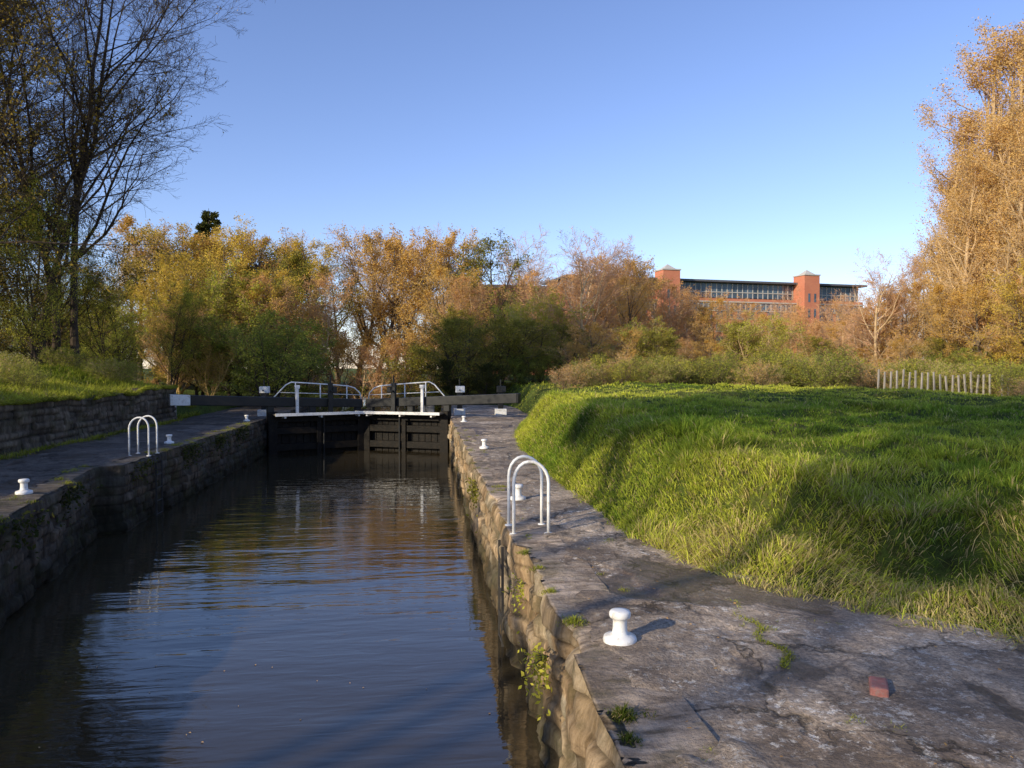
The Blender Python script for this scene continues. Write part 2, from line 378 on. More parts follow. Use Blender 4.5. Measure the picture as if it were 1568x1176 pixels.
# ------------------------------------------------------------------ ladder hoops
def hoops(x,y,s):
    b=MB()
    for dy in(-.24,.24):
        w=.38;h=.76;pts=[(x,y+dy,-.02),(x,y+dy,.3),(x,y+dy,h-.2)]
        for a in np.linspace(0,1,12)[1:]:
            t=np.pi*a;pts.append((x+s*(w/2-w/2*math.cos(t)),y+dy,h-.2+.2*math.sin(t)+.05*math.sin(t)*(1-a)))
        pts+=[(x+s*w,y+dy,.3),(x+s*w,y+dy,-.02)]
        b.tube(pts,.018,10)
        for xx in(x,x+s*w):b.lathe((xx,y+dy,-.005),[(.045,0),(.045,.014),(.02,.018)],14)
    b.obj('ladder_handrail',[M_white],True)
hoops(.96,8.25,1);hoops(-5.58,16.3,-1)
# ------------------------------------------------------------------ lock gates
def gate(heel,mitre,out,name):
    heel=np.array(heel,float);mitre=np.array(mitre,float);d=mitre-heel;Lg=np.hypot(*d);d/=Lg
    rz=math.atan2(d[1],d[0]);nn=np.array([d[1],-d[0]]);
    if nn[1]>0:nn=-nn
    E=empty(name)
    def P(t,o,z): p=heel+d*t+nn*o;return (p[0],p[1],z)
    b=MB()
    n=int(Lg/.24)
    for i in range(n):b.box(P((i+.5)*Lg/n,.0,-1.5),(Lg/n-.012,.07,2.95),rz)
    for z in(-1.75,-1.0,-.42,.0):b.box(P(Lg/2,.13,z),(Lg,.20,.24),rz)
    for t in(.16,Lg-.16):b.box(P(t,.1,-1.4),(.32,.30,3.3),rz)
    b.box(P(Lg*.5,.26,-1.4),(.16,.05,2.6),rz)
    b.obj('timber_leaf',[M_timber],False,.012,E)
    b=MB();b.box(P(Lg/2+.1,.42,.17),(Lg-.1,.42,.05),rz);b.obj('footboard',[M_deck],parent=E,bevel=.006)
    b=MB();b.box(P(Lg/2+.1,.645,.17),(Lg-.1,.03,.10),rz)
    for t in(.5,Lg*.5,Lg-.4):b.box(P(t,.35,.08),(.06,.5,.08),rz)
    b.obj('footboard_edge',[M_white],parent=E)
    t0=-out;t1=Lg-.1;zz0=.74;zz1=.48
    b=MB()
    def beam(ta,tb,h0,h1,mat):
        za=zz0+(zz1-zz0)*(ta-t0)/(t1-t0);zb=zz0+(zz1-zz0)*(tb-t0)/(t1-t0);v=[]
        for t,z,h in((ta,za,h0),(tb,zb,h1)):
            for o in(-.15,.15):
                for q in(-.5,.5):v.append(P(t,o,z+q*h))
        b.add(v,np.array([[0,1,3,2],[4,6,7,5],[0,4,5,1],[2,3,7,6],[0,2,6,4],[1,5,7,3]]),mat)
    we=.62 if heel[0]<0 else .05
    beam(t0+we,t1,.34,.30,0);beam(t0,t0+we-.002,.36,.35,1 if heel[0]<0 else 0)
    b.obj('balance_beam',[M_black,M_white],parent=E,bevel=.02)
    b=MB()
    for t in(.12,Lg*.45,Lg-.25):b.box(P(t,0,.25),(.22,.22,.45),rz)
    b.obj('beam_post',[M_black],parent=E,bevel=.01)
    b=MB()
    o=-.17;pts=[P(.15,o,.6),P(.7,o,1.18),P(.9,o,1.28),P(Lg*.5,o,1.22),P(Lg-.55,o,1.12),P(Lg-.3,o,1.04),P(Lg-.1,o,.86),P(Lg-.02,o,.5)]
    b.tube(pts,.024,8)
    for t,z in((1.05,1.27),(Lg*.55,1.2),(Lg-.6,1.11)):b.tube([P(t,o,.3),P(t,o,z)],.022,8)
    b.tube([P(.5,o,.92),P(Lg*.5,o,.86),P(Lg-.1,o,.78)],.014,8)
    b.obj('handrail',[M_white],True,parent=E)
    b=MB();t=Lg*.62
    b.box(P(t,.24,.7),(.16,.14,1.1),rz,0);b.tube([P(t,.24,1.2),P(t,.24,1.52)],.03,8,0);b.box(P(t+.14,.26,1.0),(.14,.2,.22),rz,0)
    b.tube([P(t,.3,.95),P(t,.46,.95)],.03,8,0);b.tube([P(t-.25,.28,.2),P(t-.25,.28,-2.4)],.035,8,0)
    b.box(P(1.0,.24,.62),(.10,.08,.9),rz,1);b.box(P(1.0,.24,1.12),(.16,.12,.12),rz,1)
    b.obj('paddle_gear',[M_black,M_white],parent=E,bevel=.008)
gate((-5.45,27.0),(-2.22,28.45),3.1,'lock_gate');gate((.95,27.0),(-2.18,28.45),2.6,'lock_gate')
def paddle(x,y,white=True):
    b=MB();b.box((x,y,.12),(.42,.42,.24),0,1);b.box((x,y,.62),(.2,.16,.85),0,0);b.box((x+.02,y-.02,.98),(.34,.26,.24),0,1 if white else 0)
    b.tube([(x,y,1.0),(x,y,1.35)],.03,8,0);b.tube([(x,y-.1,.95),(x,y-.3,.95)],.025,8,0)
    b.obj('ground_paddle_gear',[M_black,M_white],bevel=.012)
paddle(-5.9,28.8);paddle(1.35,28.6);paddle(2.9,28.4,False)
b=MB();b.box((.2,31.5,-.1),(.4,5,1.),0);b.obj('upper_wing_wall',[M_wall],bevel=.03)
b=MB();b.box((2.50,3.86,.024),(.2,.095,.065),1.04,0,.05);b.obj('loose_brick',[M_brickred],bevel=.012)
# ------------------------------------------------------------------ grass
class Blades:
    def __init__(s): s.v=[];s.c=[]
    def add(s,x,y,z,L,W,rng,cols,lean=.55,laydir=None):
        n=len(x);a=rng.uniform(0,2*np.pi,n) if laydir is None else laydir+rng.normal(0,.6,n)
        f=a+rng.normal(0,.9,n)+np.pi/2
        ln=np.clip(rng.normal(0,.25,n)+lean,.05,1.55)
        wx,wy=np.cos(f)*W,np.sin(f)*W
        dx,dy=np.cos(a),np.sin(a)
        h1=L*.55*np.cos(ln*.6);r1=L*.55*np.sin(ln*.6);h2_=h1+L*.45*np.cos(ln*1.5);r2=r1+L*.45*np.sin(ln*1.5)
        z=z-.02
        V=np.stack([np.stack([x-wx,y-wy,z],-1),np.stack([x+wx,y+wy,z],-1),
          np.stack([x+dx*r1+wx*.8,y+dy*r1+wy*.8,z+h1],-1),np.stack([x+dx*r1-wx*.8,y+dy*r1-wy*.8,z+h1],-1),
          np.stack([x+dx*r2,y+dy*r2,z+np.maximum(h2_,.01)],-1)],1)
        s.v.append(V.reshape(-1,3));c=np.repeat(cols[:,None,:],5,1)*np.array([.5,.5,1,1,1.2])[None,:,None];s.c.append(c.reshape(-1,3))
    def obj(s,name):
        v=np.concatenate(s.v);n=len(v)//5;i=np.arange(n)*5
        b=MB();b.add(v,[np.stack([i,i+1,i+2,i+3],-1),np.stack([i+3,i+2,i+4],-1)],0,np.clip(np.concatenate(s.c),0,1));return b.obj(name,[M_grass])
def gcols(x,y,rng,straw=0.12,extra=None):
    g=np.array([.22,.33,.035]);yl=np.array([.62,.63,.08]);st=np.array([.70,.55,.23]);dk=np.array([.06,.10,.018])
    p=np.clip(.5+fbm(x*.45,y*.45,71)*1.5+.3*sstep(9,16,y)+rng.normal(0,.22,len(x)),0,1)[:,None]  # sunlight on the far field put into the colour as yellower grass
    c=g*(1-p)+yl*p
    q=np.clip(-fbm(x*1.1,y*1.1,75)*2.-.1-.3*sstep(9,16,y)+rng.normal(0,.1,len(x)),0,.85)[:,None];c=c*(1-q)+dk*q  # fewer dark clumps across the far field painted as sunlit
    tk=track(x,y)[:,None]*.7;c=c*(1-tk)+np.array([.64,.60,.14])*tk  # pale grass of the worn track, with sunlit strips painted into it
    sw=straw if extra is None else straw+extra
    sw=sw+.3*np.clip(fbm(x*.9,y*.9,77),0,1)
    m=(rng.uniform(0,1,len(x))<sw)[:,None];c=np.where(m,st*rng.uniform(.6,1.1,(len(x),1)),c)
    return c*rng.uniform(.65,1.3,(len(x),1))
rng=np.random.default_rng(1)
B=Blades()
def region(n,x0,x1,y0,y1,cond,Lm,Wm,straw=.1,lean=.75):
    x=rng.uniform(x0,x1,n);y=rng.uniform(y0,y1,n)
    cl=fbm(x*2.2,y*2.2,81);k=cond(x,y)&(rng.uniform(0,1,n)<.75+cl*1.1);x=x[k];y=y[k]
    cx=np.floor(x/.22);cy=np.floor(y/.22);tx=(cx+h2(cx,cy,3))*.22;ty=(cy+h2(cx,cy,5))*.22
    tf=np.clip(fbm(x*.9,y*.9,85)*2.2+.25,0,1)*(1-.8*track(x,y))
    pull=.4*tf;ld=np.arctan2(y-ty,x-tx)
    x=x+(tx-x)*pull;y=y+(ty-y)*pull
    tall=.55+.5*h2(cx,cy,7)+1.3*tf*h2(cx,cy,8)
    d=distR(x,y);lay=np.exp(-(np.maximum(d-.5,0)/.8)**2)*sstep(8.5,6.5,y)
    L=Lm*tall*rng.uniform(.6,1.25,len(x))*(1+.6*np.exp(-((d-1.3)/.5)**2)+1.4*lay)*(1-.5*track(x,y))
    wd=fbm(x*.6,y*.6,88)*5
    ld=np.where(lay>.35,wd+rng.normal(0,.3,len(x)),ld)
    B.add(x,y,H(x,y),L,Wm*rng.uniform(.7,1.3,len(x)),rng,gcols(x,y,rng,straw,lay*.5),lean+lay*.6,ld)
onbank=lambda x,y:(x>edgeR(y))&(distR(x,y)>.05+.25*fbm(x*2,y*2,5)+.12*fbm(x*6,y*6,6))
region(220000,2,10,3.0,9,onbank,.105,.0034,.06)
region(150000,2,13,9,15,onbank,.095,.0055,.05)
region(110000,2,20,15,26,onbank,.085,.009,.04)
region(60000,3,30,26,42,onbank,.10,.015,.05)
region(45000,10,30,5,26,onbank,.10,.010,.06)
# extra cover on the steep flank of the bank, where seen side-on
x=rng.uniform(2,4.6,90000);y=rng.uniform(6,26,90000);d=distR(x,y);k=(x>edgeR(y))&(d<1.7)&(d>.08);x=x[k];y=y[k]
B.add(x,y,H(x,y),rng.uniform(.06,.17,len(x)),.003+.0003*y,rng,gcols(x,y,rng,.08),.9,math.pi+rng.normal(0,.9,len(x)))
x=rng.uniform(2,7,40000);y=rng.uniform(3,26,40000);d=distR(x,y);k=(x>edgeR(y))&(d<1.6)&(d>.7)&(fbm(x*1.2,y*1.2,91)>-.1);x=x[k];y=y[k]
ld=np.where(y<8,-2.2,math.pi)+rng.normal(0,.5,len(x))
B.add(x,y,H(x,y),rng.uniform(.12,.30,len(x)),rng.uniform(.003,.006,len(x)),rng,gcols(x,y,rng,.2,(y<7.5)*.2),1.1,ld)
n=70000;x=rng.uniform(-13,-8.5,n);y=rng.uniform(6,30,n)
B.add(x,y,np.maximum(H(x,y),1.0*(y<26.8)),rng.uniform(.12,.36,n),rng.uniform(.005,.011,n),rng,gcols(x,y,rng,.06)*.7,.8)
n=9000;y=rng.uniform(7,26.8,n);x=-8.46+rng.normal(0,.04,n);k=fbm(y*.9,y*0,99)>-.25;x=x[k];y=y[k]
B.add(x,y,1.06+fbm(y*.7,y*0,12)*.15+0*x,rng.uniform(.12,.3,len(x)),rng.uniform(.005,.009,len(x)),rng,gcols(x,y,rng,.06)*.7,1.25,0*x)
n=5000;x=-8.42+np.abs(rng.normal(0,.12,n));y=rng.uniform(8,27,n)
B.add(x,y,x*0,rng.uniform(.04,.16,n),rng.uniform(.004,.008,n),rng,gcols(x,y,rng,.15)*.7,.7)
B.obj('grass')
B=Blades()
def tuft(cx,cy,r,n,L,z=0.01,el=1.,straw=.1):
    x=cx+rng.normal(0,r,n);y=cy+rng.normal(0,r*el,n);dd=np.exp(-((x-cx)**2+(y-cy)**2)/(r*1.2)**2);B.add(x,y,x*0+z,(.25+.75*dd)*rng.uniform(.5,1,n)*L,np.full(n,.0025),rng,gcols(x,y,rng,straw)*.7,1.)
for a in((2.35,4.85,.06,260,.08),(2.28,5.05,.06,220,.08),(2.2,5.3,.04,120,.06),(1.05,5.2,.05,260,.11),(1.0,5.9,.04,200,.10),(1.02,6.6,.05,180,.10),(.97,7.2,.04,160,.10),(1.02,3.75,.04,300,.12),(.98,3.5,.035,180,.10),
          (2.15,3.52,.06,300,.09),(2.3,3.42,.06,240,.09),(2.1,3.65,.04,120,.06),(1.6,5.9,.05,120,.05),(2.9,4.75,.08,160,.05),(1.1,7.9,.04,120,.08),(1.25,9.3,.06,120,.08),(1.3,5.0,.04,60,.04),(1.9,7.6,.08,160,.08),(1.15,6.2,.07,120,.05)):
    tuft(*a)
for t in np.linspace(0,1,26):
    tuft(2.32-.12*t+.05*math.sin(t*17),5.5-1.25*t,.022,60,.065,.02)
for t in np.linspace(0,1,22):
    tuft(2.2+1.5*t+.05*math.sin(t*11),4.95-.1*t+.07*math.sin(t*7),.02,34,.055,.02)
for yy in rng.uniform(3,8,14):tuft(float(edgeW(yy))+rng.uniform(.1,.7),yy,.035,50,.05)
for yy in rng.uniform(8.5,26,26):tuft(float(edgeW(yy))+rng.uniform(.02,.5),yy,.05,70,.09)
for yy in rng.uniform(9,26,34):tuft(float(edgeL(yy))-rng.uniform(.0,.4),yy,.07,90,.13)
B.obj('paving_weeds')
def leafcloud(P,size,rng,clump=None):
    n=len(P);a=nrm(rng.normal(0,1,(n,3)));r=rng.normal(0,1,(n,3));b_=nrm(np.cross(a,r))
    s=(size*rng.uniform(.55,1.3,n))[:,None]
    V=np.stack([P-a*s,P+b_*s*.55,P+a*s,P-b_*s*.55],1)
    i=np.arange(n)*4
    c=np.stack([rng.uniform(0,1,n),np.clip(.5+(clump if clump is not None else np.zeros(n)),0,1),np.zeros(n)],-1)
    return V.reshape(-1,3),i[:,None]+np.arange(4)[None],np.repeat(c,4,0)
def wallplant(x,y,z,sy,sz,n,size,mat,dx):
    P=np.stack([x+dx*np.abs(rng.normal(0,.06,n)),y+rng.normal(0,sy,n),z-np.abs(rng.normal(0,sz,n))],-1)
    b=MB();b.add(*leafcloud(P,size,rng)[:2],0,leafcloud(P,size,rng)[2])
    for i in range(8):
        p=P[rng.integers(n)];b.tube([(x+.02,y,z-.02),((x+p[0])/2+dx*.05,(y+p[1])/2,(z+p[2])/2),tuple(p)],.003,4,1)
    b.obj('wall_weed',[mat,M_bark])
wallplant(.88,5.35,-.28,.12,.14,280,.020,L_yel,-1.2)
wallplant(.88,6.6,-.1,.08,.12,120,.018,L_yel,-1)
wallplant(.86,12.5,-.1,.3,.2,220,.03,L_olive,-1)
for yy,n in((9.8,200),(12.2,220),(15.5,120),(18.5,300),(21,260),(23.5,220)):wallplant(float(edgeL(yy)),yy,-.02,.35,.22,n,.035,L_dark,1)
n=260;x=rng.uniform(1.2,4.5,n);y=rng.uniform(3,14,n);k=x<edgeR(y)+.3;P=np.stack([x,y,x*0+.035],-1)[k]
v,f,c=leafcloud(P,.016,rng);v[:,2]=.03+(v[:,2]-.035)*.25;b=MB();b.add(v,f,0,c);b.obj('fallen_leaves',[L_rust])
# ------------------------------------------------------------------ trees
def grow(rng,P0,D0,L,S,wander,up):
    N=len(P0);pts=np.zeros((N,S+1,3));ds=np.zeros((N,S+1,3));pts[:,0]=P0;d=nrm(D0);ds[:,0]=d;st=(L/S)[:,None]
    for i in range(S):
        d=nrm(d+rng.normal(0,wander,(N,3))+np.array([0,0,up]));pts[:,i+1]=pts[:,i]+d*st;ds[:,i+1]=d
    return pts,ds
def kids(rng,pts,ds,rad,n,t0,t1,ang,sd):
    N,S1,_=pts.shape;idx=np.repeat(np.arange(N),n);t=(np.tile(np.arange(n),N)+rng.uniform(0,1,N*n))/n;t=t0+(t1-t0)*t
    u=t*(S1-1);i=np.minimum(u.astype(int),S1-2);f=(u-i)[:,None]
    p=pts[idx,i]*(1-f)+pts[idx,i+1]*f;d=nrm(ds[idx,i+1]);r=rad[idx,i]*(1-f[:,0])+rad[idx,i+1]*f[:,0]
    a=rng.normal(ang,sd,N*n)[:,None];pr=nrm(np.cross(d,rng.normal(0,1,(N*n,3))))
    return idx,t,p,nrm(d*np.cos(a)+pr*np.sin(a)),r
def tree(seed,Ht,stems=1,lean=.1,r0=.018,n=(16,8,7),l=(.42,.45,.5),ang=(.9,.8,.8),up=(.10,.06,.03,.0),t0=.2,nleaf=9000,ls=.07,spread=.12,shape='round',mats=None,twr=.006,gap=.0,wander=.09,k3=3,S3=3):
    rng=np.random.default_rng(seed);b=MB()
    P0=rng.normal(0,.02*Ht*(stems>1),(stems,3));P0[:,2]=-.15
    D0=np.stack([rng.normal(0,lean,stems),rng.normal(0,lean,stems),np.ones(stems)],-1)
    L=Ht*rng.uniform(.8,1.,stems);L[0]=Ht
    pts,ds=grow(rng,P0,D0,L,9,wander,.12)
    tt=np.linspace(0,1,10);rad=(Ht*r0/math.sqrt(stems))*((1-tt)**.8*.95+.05)[None]*np.ones((stems,1));rad[:,0]*=1.35
    b.add(*tubes(pts,rad,9));par=L
    for lv,nn in enumerate(n):
        idx,t,p,d,r=kids(rng,pts,ds,rad,nn,t0 if lv==0 else .18,.98,ang[lv],.22)
        if lv==0:
            sh={'round':np.sin(np.clip((t-t0)/(1-t0)*.85+.15,0,1)*np.pi)**.6,'col':.55+.45*(1-t),'cone':1.12-t,'vase':.5+.6*(1-t)**.5}[shape]
            LL=Ht*l[0]*sh*rng.uniform(.65,1.15,len(t))
        else: LL=par[idx]*l[lv]*(1.05-.5*t)*rng.uniform(.6,1.2,len(t))
        last=lv==len(n)-1;S=5 if lv==0 else (4 if not last else S3)
        pts,ds=grow(rng,p,d,LL,S,.13+.04*lv,up[lv])
        r1=np.minimum(r*.62,LL*.03+twr)
        q=np.linspace(0,1,S+1);rad=np.maximum(r1[:,None]*(1-q*.85)[None],twr*.6)
        b.add(*tubes(pts,rad,6 if lv==0 else (4 if lv==1 else k3)),0 if lv<1 else 1)
        par=LL
    if nleaf:
        m=int(nleaf*1.6);i=rng.integers(0,len(pts),m);s=rng.uniform(0,1,m)*(pts.shape[1]-1);j=np.minimum(s.astype(int),pts.shape[1]-2);f=(s-j)[:,None]
        P=pts[i,j]*(1-f)+pts[i,j+1]*f+rng.normal(0,spread,(m,3))
        cl=fbm(P[:,0]*1.1/ (Ht/10),P[:,1]*1.1/(Ht/10)+P[:,2]*.9/(Ht/10),seed)+.3*fbm(P[:,2]*1.7,P[:,0]*1.7,seed+3)
        o=np.argsort(-(cl+rng.normal(0,.35,m)))[:nleaf] if gap else np.arange(nleaf)
        v,f,c=leafcloud(P[o],ls,rng,cl[o]*.6);b.add(v,f,2,c)
    return b.mesh('tree_%d'%seed,mats)
def put(mesh,name,x,y,s=1,rz=0,parent=None,z=None,sz=None):
    o=bpy.data.objects.new(name,mesh);scene.collection.objects.link(o)
    o.location=(x,y,float(H(x,y)) if z is None else z);o.scale=(s,s,s if sz is None else sz);o.rotation_euler=(0,0,rz)
    if parent:o.parent=parent
    return o
V={}
NF=(22,10,10)
V['tan']=[tree(100+i,10,1+i,.14,n=NF if i==0 else (14,9,9),l=(.40,.45,.5),nleaf=13000,ls=.055,gap=1,spread=.13,twr=.010,mats=[M_bark,M_barkpale,L_tan],t0=.12) for i in range(2)]
V['gold']=[tree(110+i,10,2,.2,n=(15,9,9),nleaf=14000,ls=.056,gap=1,spread=.15,twr=.010,mats=[M_bark,M_barkgold,L_gold],t0=.1) for i in range(2)]
V['bare']=[tree(120+i,10,2,.16,n=(18,10,11),l=(.42,.5,.5),nleaf=1500,ls=.05,gap=1,twr=.010,mats=[M_barkpale,M_barkred,L_rust],t0=.12,shape='vase') for i in range(2)]
V['rust']=[tree(130+i,10,3,.2,n=(13,9,9),nleaf=9000,ls=.054,gap=1,spread=.14,twr=.010,mats=[M_barkpale,M_barkred,L_rust],t0=.08) for i in range(2)]
V['olive']=[tree(140+i,10,2,.15,n=(20,9,7),nleaf=15000,ls=.068,gap=1,spread=.18,twr=.01,mats=[M_barkdark,M_bark,L_olive],t0=.06) for i in range(2)]
V['dark']=[tree(150,10,2,.15,n=(18,8,6),nleaf=14000,ls=.085,gap=1,spread=.2,twr=.01,mats=[M_barkdark,M_barkdark,L_dark],t0=.03)]
V['yel']=[tree(160,10,5,.3,n=(12,8,6),nleaf=14000,ls=.08,gap=1,spread=.2,twr=.012,mats=[M_barkpale,M_barkpale,L_yel],t0=.06,shape='vase')]
V['shrub']=[tree(165,10,5,.35,n=(11,8,6),nleaf=15000,ls=.09,gap=1,spread=.2,twr=.012,mats=[M_barkdark,M_bark,L_shrub],t0=.04,shape='vase')]
V['willow']=[tree(170+i,10,6,.35,n=(14,9,6),l=(.35,.45,.5),ang=(.5,.5,.6),up=(.2,.12,.08),nleaf=6000,ls=.06,twr=.012,mats=[M_barkgold,M_barkgold,L_gold],t0=.06,shape='vase') for i in range(2)]
V['col']=[tree(180+i,10,2,.05,n=(30,10,8),l=(.30,.42,.5),ang=(.55,.6,.7),up=(.20,.12,.05),nleaf=26000,ls=.028,gap=1,spread=.10,twr=.0045,mats=[M_barkpale,M_barkpale,L_birch],t0=.05,shape='col',wander=.04) for i in range(2)]
V['spruce']=[tree(190,10,1,.01,n=(70,12),l=(.26,.4),ang=(1.5,.8),up=(-.02,-.03),nleaf=16000,ls=.09,spread=.06,twr=.008,mats=[M_barkdark,M_barkdark,L_dark],t0=.1,shape='cone',wander=.01)]
print('variants',time.time()-T0)
rng=np.random.default_rng(77)
def pick(k): return V[k][rng.integers(len(V[k]))]
DT=empty('distant_trees')
def at(bearing,dist):
    t=(bearing-784)/1150;return dist*(.993*t+.1167),dist*(.993-.1167*t)
def tr(k,a,z,top,wide=1.):
    x,y=at(a,z);s=top/10.;put(pick(k),'distant_tree',x,y,s*wide,rng.uniform(0,6.28),DT,sz=s)
for k,a,z,h in [('tan',205,60,12.6),('gold',240,58,11.4),('gold',270,62,12.),('tan',300,64,12.0),('olive',325,66,11.8),('gold',350,60,12.0),('tan',380,62,12.2),('olive',405,66,11.8),('bare',440,70,12.2),('olive',455,60,10.3),('tan',480,66,11.4),
  ('gold',515,60,11.8),('tan',550,64,12.8),('tan',580,62,12.0),('bare',632,70,13.2),('bare',605,74,13.4),('tan',620,62,10.2),('tan',660,60,11.0),('tan',690,62,11.6),('tan',720,61,11.6),('olive',745,60,11.0),('bare',770,66,11.2),('rust',790,70,8.6),
  ('rust',830,66,8.6),('bare',870,60,9.4),('bare',915,58,10.6),('tan',935,60,9.8),('rust',955,60,9.8),('bare',985,64,9.4),('rust',1020,62,7.8),('rust',1060,66,8.0),('tan',1100,64,7.3),('rust',1140,62,7.0),('bare',1180,62,7.0),
  ('rust',1220,58,6.2),('rust',1265,58,6.5),('bare',1300,56,6.6),('rust',1330,56,7.2),('tan',1320,70,7.0)]:
    tr(k,a,z,h,rng.uniform(1.,1.25))
for k,a,z,h in [('gold',235,44,7),('gold',285,42,6.2),('gold',320,46,8.2),('yel',350,44,6.6),('gold',380,46,7.6),('olive',405,47,7.2),('rust',440,46,7),('rust',480,48,7.4),('tan',520,50,7.2),('rust',560,48,7),('tan',600,50,7.6),('olive',640,46,6.4),
  ('tan',680,50,8),('olive',700,45,5),('rust',740,47,6.4),('yel',790,42,4.6),('yel',825,44,5.0),('rust',860,48,7.),('bare',900,44,7.6),('rust',930,48,7.2),('tan',905,50,6.),('tan',960,46,6.2),('rust',1005,48,6.2),
  ('rust',1050,50,5.2),('tan',1090,48,4.6),('rust',1130,50,5.0),('tan',1170,46,4.4),('rust',1210,50,4.8),('rust',1250,46,4.4),('tan',1290,48,4.2),('rust',1330,44,4.8)]:
    tr(k,a,z,h,rng.uniform(1.1,1.4))
for k,a,z,h in [('yel',60,44,5.5),('olive',105,42,4.6),('gold',140,44,6),('shrub',165,40,3.8),('yel',195,42,5.2),('shrub',30,38,4),('olive',-10,40,6),('dark',125,48,4.2)]:
    tr(k,a,z,h,1.3)
for a in range(250,800,26):
    tr(['olive','rust','shrub','tan','olive','willow'][rng.integers(6)],a+rng.uniform(-8,8),rng.uniform(38,41) if a>420 else rng.uniform(34,39),rng.uniform(2.6,4.4),1.5)
for a in range(430,760,38): tr('dark',a,36,2.0,1.6)  # dark bushes standing in for the undergrowth shadow behind the gate
for a in range(800,1600,24):
    tr(['shrub','yel','tan','tan','rust','olive'][rng.integers(6)],a+rng.uniform(-8,8),rng.uniform(35,42),rng.uniform(1.6,3.1),1.5)
put(V['spruce'][0],'spruce_tree',*at(323,68),1.7,0.3,sz=1.56)
for a,z,h in [(1550,42,19.),(1510,43,18.),(1475,45,15.5),(1590,38,17),(1455,47,13.),(1430,50,10.5),(1620,44,19),(1570,37,13),(1535,39,13.5),(1495,40,11.5),(1405,52,8.6),(1375,54,7.)]:
    x,y=at(a,z);put(pick('col'),'birch_tree',x,y,h/10*1.3,rng.uniform(0,6),sz=h/10)
for k,a,z,h in[('rust',1360,44,5.5),('bare',1345,42,7.),('tan',1400,42,6),('tan',1440,40,5.6),('tan',1480,38,5.),('tan',1520,36,5.2),('rust',1570,36,5.6),('gold',1600,34,6.)]:tr(k,a,z,h,1.2)
SC=empty('bramble_scrub')
Sx=[tree(200+i,2,9,.5,n=(7,6,5),l=(.5,.5,.5),nleaf=[6000,5000,5000,2200][i],ls=.028,spread=.07,twr=.004,gap=1,mats=[M_bark,M_bark if i<2 else M_barkpale,[L_shrub,L_yel,L_shrub,L_rust][i]],t0=.05,shape='vase') for i in range(4)]
for i in range(150):
    a=rng.uniform(830,1640);z=rng.uniform(29,36)-4*max(0,(a-1200)/400)
    if a>1500: z=rng.uniform(22,30)
    x,y=at(a,z);s=rng.uniform(.3,.95)*(.7 if a<1100 else .85);put(Sx[[0,1,2,1,3,2][rng.integers(6)]],'bramble',x,y,s*1.4,rng.uniform(0,6),SC,sz=s)
for i in range(34):
    x=rng.uniform(-12.8,-9.6);y=rng.uniform(12,30);s=rng.uniform(.2,.45);put(Sx[[0,2][rng.integers(2)]],'bramble',x,y,s*1.6,rng.uniform(0,6),SC,sz=s)
b=MB()
for i in range(30):
    a=1345+i*9.5;x,y=at(a,27.5-i*.12);z=float(H(x,y));
    if rng.uniform()<.85:b.box((x,y,z+.4),(.06,.045,.95+rng.uniform(-.2,.08)),.2,0,rng.normal(0,.05))
b.obj('fence_posts',[simple('weathered_timber',(.34,.30,.25),.8,.25,4,.3)],bevel=.006)
# ------------------------------------------------------------------ near left trees
ash=tree(305,16,stems=3,lean=.15,r0=.012,n=(17,11,9,7),l=(.44,.45,.48,.5),ang=(.8,.7,.7,.7),up=(.11,.07,.04,.02),t0=.2,nleaf=4000,ls=.03,twr=.0055,spread=.06,mats=[M_barkdark,M_bark,L_gold],S3=2,k3=3,shape='vase',wander=.09)
hz=[tree(310+i,9,stems=3,lean=.25,r0=.014,n=(17,10,7,4),l=(.45,.45,.5,.5),ang=(.85,.8,.8,.8),up=(.07,.04,.02,.0),t0=.1,nleaf=30000,ls=.034,twr=.005,spread=.11,gap=1,mats=[M_barkdark,M_barkdark,[L_brown,L_yel][i]],S3=2) for i in range(2)]
std=tree(320,14,stems=2,lean=.1,r0=.014,n=(16,9,7,3),l=(.34,.45,.5,.5),ang=(.9,.8,.8,.8),t0=.64,nleaf=52000,ls=.075,twr=.006,spread=.14,gap=1,mats=[M_barkdark,M_barkdark,L_brown],S3=2)  # crown kept high so its shade lands on the bank, not the path
put(ash,'ash_tree',-12.4,27.0,1.15,.4,sz=.98)
put(ash,'ash_tree',-15.4,25.5,1.15,2.6,sz=1.0)
put(hz[0],'hawthorn_tree',-12.9,21.8,1.25,.6)
put(hz[0],'hawthorn_tree',-14.9,24.5,1.6,2.)
put(hz[1],'hawthorn_tree',-12.0,25.0,.6,5.)
put(hz[0],'hawthorn_tree',-14.5,30.5,.95,3.)
put(hz[1],'hawthorn_tree',-12.0,31.5,.6,4.)
put(hz[1],'hawthorn_tree',-11.4,35.5,.55,1.)
put(hz[0],'hawthorn_tree',-18.5,29,1.4,5.)
# unseen trees behind/left of the viewpoint, added for the shade they cast
put(hz[0],'hawthorn_tree',-14.8,12.5,.6,1.)
put(hz[1],'hawthorn_tree',-14.2,7.5,.55,3.1)
put(hz[1],'hawthorn_tree',-13.6,2.0,.52,1.7)
put(std,'shade_tree',-14.6,-4.8,.98,2.2)
put(std,'shade_tree',-18.5,-8.0,1.08,.7)
put(std,'shade_tree',-24,-13.5,1.2,4.)
